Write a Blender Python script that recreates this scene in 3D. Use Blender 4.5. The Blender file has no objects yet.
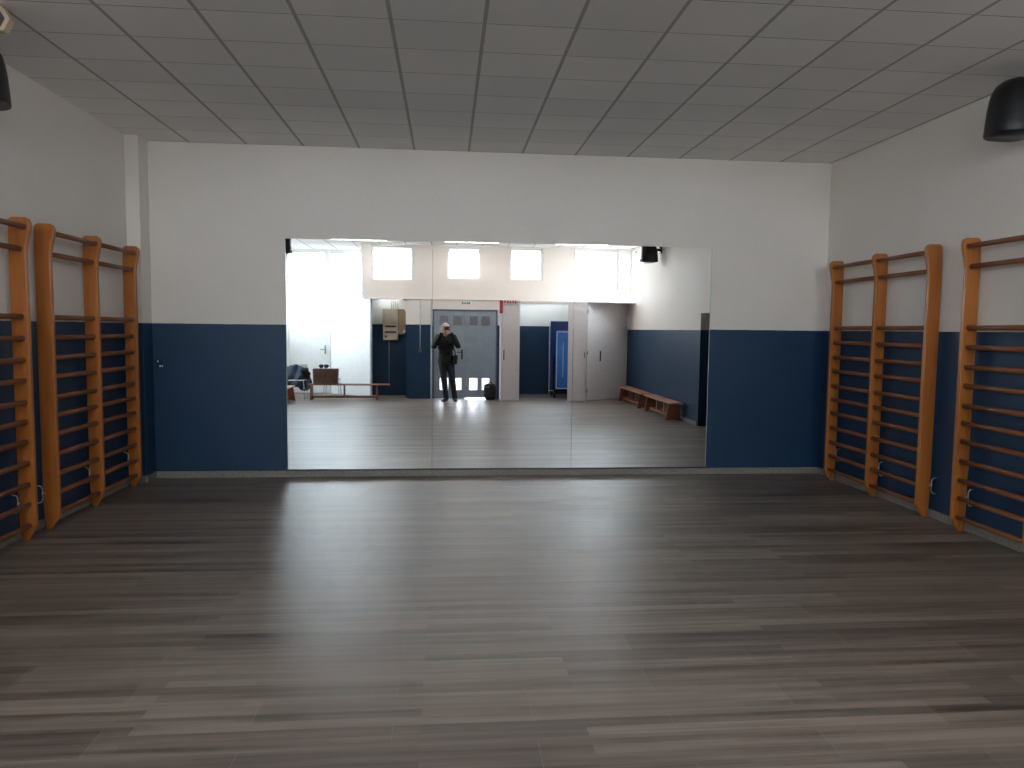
import bpy, bmesh, math, random
from mathutils import Vector, Matrix
random.seed(7)
C = bpy.context.scene.collection
PI = math.pi
# ------------------------------------------------------------------ room sizes (metres)
D = 8.242            # mirror wall
XL, XR = -3.34, 4.46
ZC = 3.649           # ceiling
DADO = 1.706
YB = -0.95           # back wall, behind the photographer
ANX = 2.38           # height of the low rooms under the back windows

# ------------------------------------------------------------------ materials
def new_mat(name):
    m = bpy.data.materials.new(name); m.use_nodes = True
    nt = m.node_tree; b = nt.nodes['Principled BSDF']
    return m, nt, b
def N(nt, t, **k):
    n = nt.nodes.new(t)
    for a, v in k.items(): setattr(n, a, v)
    return n
def mathn(nt, op, a, b=None, c=None):
    n = N(nt, 'ShaderNodeMath', operation=op)
    for i, v in enumerate((a, b, c)):
        if v is None: continue
        if isinstance(v, (int, float)): n.inputs[i].default_value = v
        else: nt.links.new(v, n.inputs[i])
    return n.outputs[0]
def mixc(nt, f, a, b):
    n = N(nt, 'ShaderNodeMix', data_type='RGBA')
    for i, v in ((0, f), (6, a), (7, b)):
        if isinstance(v, (int, float)): n.inputs[i].default_value = v
        elif isinstance(v, tuple): n.inputs[i].default_value = (*v, 1)
        else: nt.links.new(v, n.inputs[i])
    return n.outputs[2]
def pos(nt):
    g = N(nt, 'ShaderNodeNewGeometry'); s = N(nt, 'ShaderNodeSeparateXYZ')
    nt.links.new(g.outputs['Position'], s.inputs[0]); return g.outputs['Position'], s.outputs
def noise(nt, vec, scale, detail=3, sc=(1, 1, 1)):
    mp = N(nt, 'ShaderNodeMapping'); mp.inputs['Scale'].default_value = sc
    nt.links.new(vec, mp.inputs[0])
    n = N(nt, 'ShaderNodeTexNoise'); n.inputs['Scale'].default_value = scale; n.inputs['Detail'].default_value = detail
    nt.links.new(mp.outputs[0], n.inputs['Vector']); return n.outputs[0]
def ramp(nt, f, stops):
    r = N(nt, 'ShaderNodeValToRGB'); nt.links.new(f, r.inputs[0])
    e = r.color_ramp.elements
    while len(e) < len(stops): e.new(.5)
    for x, (p, c) in zip(e, stops): x.position = p; x.color = (*c, 1)
    return r.outputs[0]
def bump(nt, b, h, strength=.2, dist=.01):
    n = N(nt, 'ShaderNodeBump'); n.inputs['Strength'].default_value = strength; n.inputs['Distance'].default_value = dist
    nt.links.new(h, n.inputs['Height']); nt.links.new(n.outputs[0], b.inputs['Normal'])
def simple(name, col, rough=.6, metal=0, var=.12, nscale=12, spec=.5, bmp=0):
    m, nt, b = new_mat(name)
    tc = N(nt, 'ShaderNodeTexCoord')
    f = noise(nt, tc.outputs['Object'], nscale, 3)
    lo = tuple(c * (1 - var) for c in col); hi = tuple(min(1, c * (1 + var)) for c in col)
    nt.links.new(ramp(nt, f, [(.3, lo), (.7, hi)]), b.inputs['Base Color'])
    b.inputs['Roughness'].default_value = rough; b.inputs['Metallic'].default_value = metal
    b.inputs['Specular IOR Level'].default_value = spec
    if bmp: bump(nt, b, noise(nt, tc.outputs['Object'], nscale * 8, 4), bmp, .003)
    return m
def wall_paint(name, upper, lower, dado=DADO):
    m, nt, b = new_mat(name)
    P, s = pos(nt)
    e = noise(nt, P, 9, 2)
    z = mathn(nt, 'ADD', s[2], mathn(nt, 'MULTIPLY', mathn(nt, 'SUBTRACT', e, .5), .008))
    f = mathn(nt, 'GREATER_THAN', z, dado)
    n1 = noise(nt, P, 1.3, 4); n2 = noise(nt, P, 30, 3)
    mott = mathn(nt, 'ADD', mathn(nt, 'MULTIPLY', n1, .6), mathn(nt, 'MULTIPLY', n2, .4))
    up = ramp(nt, mott, [(.3, tuple(c * .93 for c in upper)), (.7, upper)])
    lw = ramp(nt, mott, [(.3, tuple(c * .8 for c in lower)), (.7, lower)])
    nt.links.new(mixc(nt, f, lw, up), b.inputs['Base Color'])
    nt.links.new(mathn(nt, 'ADD', mathn(nt, 'MULTIPLY', f, .28), .50), b.inputs['Roughness'])
    b.inputs['Specular IOR Level'].default_value = .5
    bump(nt, b, noise(nt, P, 60, 4), .12, .004)
    return m
WHITE = (.79, .73, .67)
BLUE = (.006, .040, .098)
M = {}
M['paint'] = wall_paint('two_tone_wall_paint', WHITE, BLUE)
M['paint_back'] = wall_paint('back_wall_paint', (.80, .76, .72), BLUE, 1.77)
M['white_wall'] = wall_paint('white_plaster', (.82, .80, .77), (.82, .80, .77))
def floor_mat():
    m, nt, b = new_mat('grey_wood_vinyl')
    P, s = pos(nt)
    def brick(w, h, off, mortar, seed):
        mp = N(nt, 'ShaderNodeMapping'); mp.inputs['Location'].default_value = (seed, seed * .37, 0)
        nt.links.new(P, mp.inputs[0])
        k = N(nt, 'ShaderNodeTexBrick'); k.offset = off; k.squash = 1
        nt.links.new(mp.outputs[0], k.inputs['Vector'])
        for a, v in (('Scale', 1), ('Mortar Size', mortar), ('Mortar Smooth', .1), ('Bias', 0), ('Brick Width', w), ('Row Height', h)): k.inputs[a].default_value = v
        k.inputs['Color1'].default_value = (0, 0, 0, 1); k.inputs['Color2'].default_value = (1, 1, 1, 1); k.inputs['Mortar'].default_value = (.5, .5, .5, 1)
        return k
    big = brick(1.2, .2, .5, .0022, 13.42)
    strip = brick(1.9, .066, .37, 0, 31.7)
    strip2 = brick(1.3, .0335, .61, 0, 57.3)
    g = noise(nt, P, 1, 5, (1.1, 26, 1)); g2 = noise(nt, P, 1, 4, (5, 120, 1)); big_n = noise(nt, P, .8, 3)
    v = mathn(nt, 'MULTIPLY', big.outputs[0], .13)
    v = mathn(nt, 'ADD', v, mathn(nt, 'MULTIPLY', strip.outputs[0], .24))
    v = mathn(nt, 'ADD', v, mathn(nt, 'MULTIPLY', strip2.outputs[0], .07))
    v = mathn(nt, 'ADD', v, mathn(nt, 'MULTIPLY', g, .52))
    v = mathn(nt, 'ADD', v, mathn(nt, 'MULTIPLY', g2, .14))
    v = mathn(nt, 'ADD', v, mathn(nt, 'MULTIPLY', big_n, .08))
    col = ramp(nt, v, [(.34, (.048, .038, .031)), (.56, (.140, .112, .094)), (.78, (.25, .205, .172))])
    nt.links.new(mixc(nt, mathn(nt, 'MULTIPLY', big.outputs[1], .3), col, (.30, .28, .26)), b.inputs['Base Color'])  # pale plank joints: reflections along their edges painted into the colour
    nt.links.new(mathn(nt, 'ADD', mathn(nt, 'MULTIPLY', v, .14), .34), b.inputs['Roughness'])
    b.inputs['Specular IOR Level'].default_value = .85
    h = mathn(nt, 'SUBTRACT', mathn(nt, 'ADD', mathn(nt, 'MULTIPLY', g2, .25), mathn(nt, 'MULTIPLY', g, .3)), mathn(nt, 'MULTIPLY', big.outputs[1], .9))
    bump(nt, b, h, .16, .003)
    return m
M['floor'] = floor_mat()
def ceiling_mat():
    m, nt, b = new_mat('mineral_fibre_ceiling_tiles')
    P, s = pos(nt)
    def cell(c, o, size):
        f = mathn(nt, 'FRACT', mathn(nt, 'DIVIDE', mathn(nt, 'SUBTRACT', c, o - 60 * size), size))
        return mathn(nt, 'MULTIPLY', mathn(nt, 'MINIMUM', f, mathn(nt, 'SUBTRACT', 1, f)), size)
    dx = cell(s[0], -2.1645, .6); dy = cell(s[1], 4.349, .483)
    lx = mathn(nt, 'LESS_THAN', dx, .013); ly = mathn(nt, 'LESS_THAN', dy, .006)
    ly2 = mathn(nt, 'LESS_THAN', mathn(nt, 'ABSOLUTE', mathn(nt, 'SUBTRACT', dy, .008)), .004)
    sp = noise(nt, P, 160, 2); md = noise(nt, P, 1.1, 3)
    cx = mathn(nt, 'FLOOR', mathn(nt, 'DIVIDE', mathn(nt, 'ADD', s[0], 2.1645 + 36), .6))
    cy = mathn(nt, 'FLOOR', mathn(nt, 'DIVIDE', mathn(nt, 'ADD', s[1], -4.349 + 28.98), .483))
    cv = N(nt, 'ShaderNodeCombineXYZ'); nt.links.new(cx, cv.inputs[0]); nt.links.new(cy, cv.inputs[1])
    wn = N(nt, 'ShaderNodeTexWhiteNoise', noise_dimensions='2D'); nt.links.new(cv.outputs[0], wn.inputs['Vector'])
    v = mathn(nt, 'ADD', mathn(nt, 'ADD', mathn(nt, 'MULTIPLY', sp, .35), mathn(nt, 'MULTIPLY', md, .4)), mathn(nt, 'MULTIPLY', wn.outputs[0], .2))
    t = ramp(nt, v, [(.3, (.80, .785, .76)), (.7, (.92, .905, .88))])
    t = mixc(nt, mathn(nt, 'MULTIPLY', ly2, .7), t, (.97, .96, .94))
    t = mixc(nt, ly, t, (.50, .48, .46)); t = mixc(nt, lx, t, (.46, .45, .43))
    nt.links.new(t, b.inputs['Base Color']); b.inputs['Roughness'].default_value = .9
    b.inputs['Specular IOR Level'].default_value = .2
    g = mathn(nt, 'MAXIMUM', lx, ly)
    bump(nt, b, mathn(nt, 'SUBTRACT', mathn(nt, 'MULTIPLY', sp, .15), g), .3, .004)
    return m
M['ceiling'] = ceiling_mat()
def wood(name, lo, hi, rough=.4, axis=2, scale=1):
    m, nt, b = new_mat(name)
    tc = N(nt, 'ShaderNodeTexCoord')
    sc = [26 * scale] * 3; sc[axis] = 1.6 * scale
    f = noise(nt, tc.outputs['Object'], 1, 5, tuple(sc)); f2 = noise(nt, tc.outputs['Object'], 1.3, 3)
    v = mathn(nt, 'ADD', mathn(nt, 'MULTIPLY', f, .7), mathn(nt, 'MULTIPLY', f2, .3))
    nt.links.new(ramp(nt, v, [(.3, lo), (.72, hi)]), b.inputs['Base Color'])
    b.inputs['Roughness'].default_value = rough
    bump(nt, b, f, .08, .002)
    return m
M['post'] = wood('varnished_pine_post', (.31, .097, .017), (.50, .170, .033), .36)
M['rung'] = wood('varnished_beech_rung', (.15, .05, .020), (.27, .10, .04), .34, 1)
M['bench'] = wood('red_brown_bench_wood', (.20, .07, .035), (.36, .14, .075), .4, 1)
M['bench_top'] = wood('pale_bench_top', (.34, .17, .10), (.52, .30, .20), .35, 1)  # paler wood for seat planks and spacers
M['bench_x'] = wood('brown_bench_wood', (.17, .075, .045), (.30, .145, .09), .45, 0)
M['mirror'], nt, b = new_mat('silvered_mirror')
b.inputs['Metallic'].default_value = 1; b.inputs['Roughness'].default_value = 0; b.inputs['Base Color'].default_value = (.93, .945, .94, 1)
M['glass_edge'] = simple('green_glass_edge', (.45, .60, .52), .15)
M['stone'] = simple('grey_stone_skirting', (.24, .22, .19), .5, nscale=40, var=.25)
M['rail'] = simple('dark_mirror_rail', (.05, .035, .045), .4)
M['black'] = simple('black_plastic', (.010, .010, .012), .35)
M['grille'] = simple('black_speaker_mesh', (.006, .006, .007), .7, nscale=200)
M['blackmetal'] = simple('black_metal', (.012, .012, .013), .4, .6)
M['beige'] = simple('beige_plastic', (.62, .47, .33), .5)
M['steel'] = simple('galvanised_steel', (.62, .64, .66), .35, .8)
M['white'] = simple('white_lacquer', (.76, .73, .74), .45, var=.04)
M['whitebright'] = simple('bright_white_paint', (.86, .88, .88), .4, var=.03)
M['plate'] = simple('white_switch', (.8, .8, .8), .3)
M['navy'] = simple('navy_switch', (.01, .03, .09), .3)
M['doorgrey'] = simple('blue_grey_metal_door', (.30, .36, .42), .4, .0, var=.06, nscale=6)
M['doorframe'] = simple('grey_blue_door_frame', (.10, .14, .19), .4)
M['ventmetal'] = simple('grey_vent_metal', (.25, .24, .28), .5)
M['framelight'] = simple('pale_grey_trim', (.45, .5, .55), .4)
M['box_beige'] = simple('beige_enclosure', (.60, .50, .38), .5, var=.06)
M['meter'] = simple('tan_meter_cover', (.42, .27, .16), .4, var=.1)
M['slotgrey'] = simple('dark_slot', (.10, .08, .07), .5)
M['red'] = simple('red_paint', (.42, .035, .05), .45)
M['signwhite'] = simple('sign_white', (.80, .82, .80), .5, var=.02)
M['signgreen'] = simple('sign_green', (.02, .22, .18), .5)
M['tt_blue'] = simple('bright_blue_table', (.025, .16, .50), .35, var=.1)
M['tt_shaded'] = simple('shaded_blue_table', (.02, .05, .20), .4, var=.1)  # shade on the rear table half painted in as a darker blue
M['tt_line'] = simple('white_line', (.70, .78, .85), .4)
M['tyre'] = simple('black_rubber', (.012, .012, .012), .7)
M['jacket'] = simple('black_jacket', (.012, .013, .012), .85, bmp=.4, nscale=20)
M['jeans'] = simple('dark_jeans', (.022, .024, .036), .85, bmp=.3, nscale=30)
M['skin'] = simple('skin', (.55, .33, .25), .5, var=.06)
M['hair'] = simple('grey_hair', (.55, .50, .47), .7, var=.25, nscale=60, bmp=.5)
M['shoe'] = simple('black_shoe', (.012, .011, .012), .4)
M['eye'] = simple('eye_dark', (.05, .03, .02), .2)
M['lips'] = simple('lips', (.42, .18, .16), .5)
M['coat'] = simple('navy_coat', (.022, .04, .07), .8, var=.35, nscale=9, bmp=.5)
M['wicker'] = simple('brown_woven', (.14, .085, .06), .8, var=.5, nscale=45, bmp=.8)
M['ground'] = simple('dark_paving', (.050, .038, .035), .9, nscale=2)
M['chairmetal'] = simple('pale_chair_metal', (.50, .55, .55), .35, .3)
M['chairseat'] = simple('pale_chair_seat', (.55, .56, .54), .5)
M['winframe'] = simple('white_window_frame', (.8, .8, .8), .4, var=.02)
m, nt, b = new_mat('window_glass')          # thin pane: mostly lets light through, a little gloss
tr = N(nt, 'ShaderNodeBsdfTransparent'); tr.inputs[0].default_value = (.93, .96, .96, 1)
gl = N(nt, 'ShaderNodeBsdfGlossy'); gl.inputs['Roughness'].default_value = .02
mx = N(nt, 'ShaderNodeMixShader'); mx.inputs[0].default_value = .06
nt.links.new(tr.outputs[0], mx.inputs[1]); nt.links.new(gl.outputs[0], mx.inputs[2])
nt.links.new(mx.outputs[0], nt.nodes['Material Output'].inputs[0]); M['glass'] = m

# ------------------------------------------------------------------ mesh helpers
def add_box(bm, x0, x1, y0, y1, z0, z1, mat=None):
    c = Vector(((x0 + x1) / 2, (y0 + y1) / 2, (z0 + z1) / 2))
    S = Matrix.Diagonal((abs(x1 - x0), abs(y1 - y0), abs(z1 - z0), 1))
    T = Matrix.Translation(c) @ S
    if mat is not None: T = mat @ T
    return bmesh.ops.create_cube(bm, size=1, matrix=T)['verts']
def add_rod(bm, p0, p1, r0, r1=None, seg=14, caps=True):
    p0, p1 = Vector(p0), Vector(p1); r1 = r0 if r1 is None else r1
    d = p1 - p0; q = d.to_track_quat('Z', 'Y').to_matrix().to_4x4()
    bmesh.ops.create_cone(bm, cap_ends=caps, segments=seg, radius1=r0, radius2=r1, depth=d.length,
                          matrix=Matrix.Translation((p0 + p1) / 2) @ q)
def add_path(bm, pts, r, seg=10):
    for a, b in zip(pts, pts[1:]): add_rod(bm, a, b, r, seg=seg)
    for p in pts[1:-1]: add_ball(bm, p, (r, r, r), 8, 6)
def add_ball(bm, c, r, u=16, v=10, rot=None):
    T = Matrix.Translation(Vector(c))
    if rot is not None: T = T @ rot
    bmesh.ops.create_uvsphere(bm, u_segments=u, v_segments=v, radius=1, matrix=T @ Matrix.Diagonal((*r, 1)))
def add_prism(bm, prof, f, a, b):
    """extrude a 2D outline between a and b; f(u, v, t) gives the point"""
    lo = [bm.verts.new(f(u, v, a)) for u, v in prof]; hi = [bm.verts.new(f(u, v, b)) for u, v in prof]
    n = len(prof); bm.faces.new(lo); bm.faces.new(hi[::-1])
    for i in range(n): bm.faces.new((lo[(i + 1) % n], lo[i], hi[i], hi[(i + 1) % n]))
def obj(name, bm, mat, parent=None, bevel=0, smooth=False, seg=2):
    bmesh.ops.recalc_face_normals(bm, faces=bm.faces)
    me = bpy.data.meshes.new(name); bm.to_mesh(me); bm.free()
    if mat: me.materials.append(mat)
    o = bpy.data.objects.new(name, me); C.objects.link(o)
    if parent: o.parent = parent; 
    if bevel:
        k = o.modifiers.new('edge', 'BEVEL'); k.width = bevel; k.segments = seg; k.limit_method = 'ANGLE'; k.angle_limit = .6
    if smooth:
        for p in me.polygons: p.use_smooth = True
    return o
def BM(): return bmesh.new()
def box(name, dims, mat, parent=None, bevel=0):
    bm = BM(); add_box(bm, *dims); return obj(name, bm, mat, parent, bevel)
def tag(o, label=None, cat=None, group=None, kind=None):
    if label: o['label'] = label
    if cat: o['category'] = cat
    if group: o['group'] = group
    if kind: o['kind'] = kind
    return o
def thing(name, label, cat, loc=(0, 0, 0), rz=0, group=None):
    o = bpy.data.objects.new(name, None); C.objects.link(o); o.location = loc; o.rotation_euler = (0, 0, rz)
    return tag(o, label, cat, group)
def struct(o, label=None):
    o['kind'] = 'structure'
    if label: o['label'] = label
    return o
def copy_tree(o, parent=None):
    c = o.copy(); C.objects.link(c)
    if parent: c.parent = parent
    for ch in [k for k in bpy.data.objects if k.parent == o]: copy_tree(ch, c)
    return c
def holed(bm, axis, t0, t1, u0, u1, z0, z1, holes):
    """wall slab with rectangular openings; axis 'x': runs along x, thickness t in y"""
    us = sorted({u0, u1, *[h[0] for h in holes], *[h[1] for h in holes]}); zs = sorted({z0, z1, *[h[2] for h in holes], *[h[3] for h in holes]})
    for a, b_ in zip(us, us[1:]):
        for c, d in zip(zs, zs[1:]):
            um, zm = (a + b_) / 2, (c + d) / 2
            if any(h[0] < um < h[1] and h[2] < zm < h[3] for h in holes): continue
            if axis == 'x': add_box(bm, a, b_, t0, t1, c, d)
            else: add_box(bm, t0, t1, a, b_, c, d)

# ------------------------------------------------------------------ the shell
bm = BM(); add_box(bm, -4.6, 5.9, -2.6, D + .2, -.1, 0); struct(obj('floor', bm, M['floor']), 'grey-brown wood-look vinyl plank floor')
bm = BM(); add_box(bm, -4.6, 4.7, -2.6, D + .2, ZC, ZC + .12)
struct(obj('ceiling', bm, M['ceiling']), 'suspended ceiling of grey square tiles in a dark grid')
bm = BM(); add_box(bm, XL - .2, XR + .2, D, D + .2, 0, ZC); struct(obj('wall_front', bm, M['paint']), 'white wall with blue lower half behind the mirror')
bm = BM(); add_box(bm, XL - .2, XL, 1.45, D, 0, ZC); struct(obj('wall_left', bm, M['paint']))
bm = BM(); add_box(bm, -4.6, XL, 1.35, 1.45, 0, ZC); struct(obj('wall_left_return', bm, M['paint']))
ADDED_LW = [(-2.0, -1.1, 1.9, 3.5), (-.9, .0, 1.9, 3.5)]  # unseen side windows, added to bring daylight onto the back end
bm = BM(); holed(bm, 'y', -4.6, -4.4, -2.6, 1.35, 0, ZC, ADDED_LW); struct(obj('wall_left_recess', bm, M['white_wall']))
RW = (-.85, .1, 2.42, 3.6); RD = (4.0, 4.88, 0, 2.0)
bm = BM(); holed(bm, 'y', XR, XR + .2, -2.6, D, 0, ZC, [RW, RD]); struct(obj('wall_right', bm, M['paint']))
BW = [(-1.78, -.80, 2.80, 3.62), (0, .80, 2.85, 3.62), (1.50, 2.30, 2.85, 3.62), (3.06, 4.16, 2.42, 3.62)]
bm = BM(); holed(bm, 'x', YB - .2, YB, -1.9, XR, ANX, ZC, BW)
add_box(bm, -.90, -.335, YB - .2, YB, 0, ANX)          # pier beside the doors
add_box(bm, -.335, 1.215, YB - .2, YB, 2.14, ANX)      # lintel
add_box(bm, 1.215, 1.32, YB - .2, YB, 0, ANX)
struct(obj('wall_back', bm, M['paint_back']), 'white and blue wall with high windows over the metal doors')
BL = [(-4.05, -3.05, 2.42, 3.6), (-2.95, -2.05, 2.42, 3.6)]
bm = BM(); holed(bm, 'x', -2.6, -2.4, -4.4, -1.9, 0, ZC, BL); struct(obj('wall_back_recess', bm, M['white_wall']))
bm = BM(); add_box(bm, -2.0, -1.9, -2.4, YB, ANX, ZC); add_box(bm, -1.98, -1.9, -2.4, -1.6, 0, ANX); struct(obj('wall_back_return', bm, M['white_wall']))
# niche with the electrical boxes, and the low room behind the cupboard
bm = BM(); add_box(bm, -1.9, -.9, -2.05, -1.85, 0, ANX); add_box(bm, -.98, -.9, -1.85, YB - .2, 0, ANX); add_box(bm, -1.9, -.335, YB - .45, YB - .2, ANX, ANX + .08); add_box(bm, -1.9, -1.75, -2.05, YB - .45, ANX, ANX + .08); add_box(bm, -1.05, -.335, -2.05, YB - .45, ANX, ANX + .08); add_box(bm, -1.75, -1.05, -2.05, -1.95, ANX, ANX + .08)
add_box(bm, -1.9, -1.85, -1.85, -1.4, 0, ANX)
struct(obj('wall_niche', bm, M['paint_back']))
bm = BM(); add_box(bm, 1.2, XR, -2.5, -2.3, 0, ANX); add_box(bm, 1.2, 1.32, -2.3, YB - .2, 0, ANX); add_box(bm, 1.2, XR, YB - .45, YB - .2, ANX, ANX + .08); add_box(bm, 1.2, 1.5, -2.5, YB - .45, ANX, ANX + .08); add_box(bm, 3.3, XR, -2.5, YB - .45, ANX, ANX + .08); add_box(bm, 1.5, 3.3, -2.5, -2.25, ANX, ANX + .08)
struct(obj('wall_store_room', bm, M['paint_back']))
# ledge that runs along the back wall at the height of the low rooms
bm = BM(); add_box(bm, -1.9, 4.46, YB, YB + .03, ANX - .012, ANX + .012); struct(obj('trim_1', bm, M['white_wall']))
bm = BM(); add_box(bm, XL, XL + .14, 8.0, D, 0, ZC); struct(obj('trim_2', bm, M['paint'], bevel=.004), 'boxed-in corner pier, white over blue')
bm = BM(); add_box(bm, XL + .14, XR - .0, D - .018, D, 0, .072); struct(obj('baseboard_front', bm, M['stone'], bevel=.003), 'grey stone skirting under the mirror')
bm = BM(); add_box(bm, XR - .015, XR, 4.95, D - .02, 0, .072); add_box(bm, XR - .015, XR, .0, 3.95, 0, .072); struct(obj('baseboard_right', bm, M['stone'], bevel=.003))
bm = BM(); add_box(bm, XL, XL + .015, 1.45, 8.0, 0, .072); add_box(bm, XL, XL + .155, 7.985, 8.0, 0, .072); add_box(bm, XL + .14, XL + .155, 8, D, 0, .072); struct(obj('baseboard_left', bm, M['stone'], bevel=.003))
# corridor beyond the doorway in the side wall
bm = BM(); add_box(bm, 5.7, 5.9, 3.2, 5.8, 0, 2.6); add_box(bm, XR + .2, 5.7, 3.2, 3.3, 0, 2.6); add_box(bm, XR + .2, 5.7, 5.7, 5.8, 0, 2.6)
add_box(bm, XR + .2, 5.9, 3.2, 5.8, 2.6, 2.7); struct(obj('wall_corridor', bm, M['paint']))
# ground outside
bm = BM(); add_box(bm, -40, 40, -60, -2.6, -.12, -.02); add_box(bm, -.9, 1.2, -2.6, YB - .2, -.03, .002); add_box(bm, -40, -4.6, -2.6, 30, -.12, -.02); add_box(bm, 5.9, 40, -2.6, 30, -.12, -.02)
struct(obj('ground', bm, M['ground']))

# ------------------------------------------------------------------ windows
wn = [0]
def window(axis, t, u0, u1, z0, z1, inward):
    wn[0] += 1; n = 'window_%d' % wn[0]
    f = .045; d0, d1 = (t - .03, t + .03)
    bm = BM()
    def bx(a, b_, c, d, e=0):
        if axis == 'x': add_box(bm, a, b_, d0 + e, d1 - e, c, d)
        else: add_box(bm, d0 + e, d1 - e, a, b_, c, d)
    bx(u0, u1, z0, z0 + f); bx(u0, u1, z1 - f, z1); bx(u0, u0 + f, z0 + f, z1 - f); bx(u1 - f, u1, z0 + f, z1 - f)
    um = (u0 + u1) / 2
    w = struct(obj(n, bm, M['winframe']))
    bm = BM()
    if axis == 'x': add_box(bm, u0 + f, u1 - f, t - .003, t + .003, z0 + f, z1 - f)
    else: add_box(bm, t - .003, t + .003, u0 + f, u1 - f, z0 + f, z1 - f)
    g = obj('pane', bm, M['glass'], w)
    # daylight portal: guides sky light through the opening, gives off none of its own
    L = bpy.data.lights.new('sky_portal', 'AREA'); L.shape = 'RECTANGLE'; L.size = u1 - u0; L.size_y = z1 - z0; L.cycles.is_portal = True
    o = bpy.data.objects.new('sky_portal', L); C.objects.link(o)
    zc = (z0 + z1) / 2
    if axis == 'x': o.location = (um, t - .06 * inward, zc); o.rotation_euler = (PI / 2 * inward, 0, 0)
    else:
        o.location = (t - .06 * inward, um, zc); o.rotation_euler = (PI / 2, 0, -PI / 2 * inward)
def added_roof_window(x0, x1, y0, y1, z):  # unseen skylight, added so daylight fills the low room below
    wn[0] += 1; f = .04
    bm = BM(); add_box(bm, x0, x1, y0, y0 + f, z, z + .05); add_box(bm, x0, x1, y1 - f, y1, z, z + .05); add_box(bm, x0, x0 + f, y0 + f, y1 - f, z, z + .05); add_box(bm, x1 - f, x1, y0 + f, y1 - f, z, z + .05)
    w = struct(obj('window_%d' % wn[0], bm, M['winframe'])); box('pane', (x0 + f, x1 - f, y0 + f, y1 - f, z + .02, z + .026), M['glass'], w)
    L = bpy.data.lights.new('sky_portal', 'AREA'); L.shape = 'RECTANGLE'; L.size = x1 - x0; L.size_y = y1 - y0; L.cycles.is_portal = True
    o = bpy.data.objects.new('sky_portal', L); C.objects.link(o); o.location = ((x0 + x1) / 2, (y0 + y1) / 2, z + .07)
added_roof_window(-1.75, -1.05, -1.95, YB - .45, ANX + .01)
added_roof_window(1.5, 3.3, -2.25, YB - .45, ANX + .01)
for h in BW: window('x', YB - .12, *h, 1)
for h in BL: window('x', -2.5, *h, 1)
window('y', XR + .12, *RW, -1)
for h in ADDED_LW: window('y', -4.5, *h, 1)  # the added side windows

# ------------------------------------------------------------------ mirror, three sheets side by side
mx0, mx1, mz0, mz1 = -1.768, 3.052, .088, 2.65
pw = (mx1 - mx0) / 3
labels = ['mirror sheet at the jacket end, reflecting the electrical boxes', 'middle mirror sheet, reflecting the person with the camera', 'mirror sheet nearest the side doorway, reflecting the pale cupboard']
labels = ['wall mirror sheet that shows the low bench and electrical boxes', 'wall mirror sheet that shows the person and the metal doors', 'wall mirror sheet that shows the row of wooden benches and a black speaker']
for i in range(3):
    a, b_ = mx0 + pw * i + .0015, mx0 + pw * (i + 1) - .0015
    t = thing('wall_mirror', labels[i], 'mirror', ((a + b_) / 2, D, mz0), 0, 'mirror sheets on the front wall')
    hw = (b_ - a) / 2
    bm = BM(); add_box(bm, -hw, hw, -.012, -.007, 0, mz1 - mz0); gl_ = obj('glass', bm, M['mirror'], t)
    bm = BM(); add_box(bm, -hw, hw, -.0069, -.001, 0, mz1 - mz0); obj('backing', bm, M['rail'], t)
    if i != 1:
        bm = BM(); s = -1 if i == 0 else 1
        add_box(bm, s * hw, s * (hw + .006), -.013, -.001, 0, mz1 - mz0); obj('polished_edge', bm, M['glass_edge'], t)
t = tag(box('mirror_rail', (mx0 - .02, mx1 + .02, D - .022, D, mz0 - .018, mz0), M['rail'], bevel=.002), 'thin dark rail the wall mirror stands on', 'rail')

# switch on the front wall
t = thing('wall_switch', 'small dark switch with white dots on the blue wall', 'switch', (-3.13, D, 1.262))
box('cover_plate', (-.045, .045, -.012, 0, -.045, .045), M['navy'], t, .004)
for dx, dz in ((-.014, .030), (.008, -.022), (.030, -.022)):
    bm = BM(); add_ball(bm, (dx, -.014, dz), (.008, .006, .011)); obj('button', bm, M['plate'], t, smooth=True)

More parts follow.
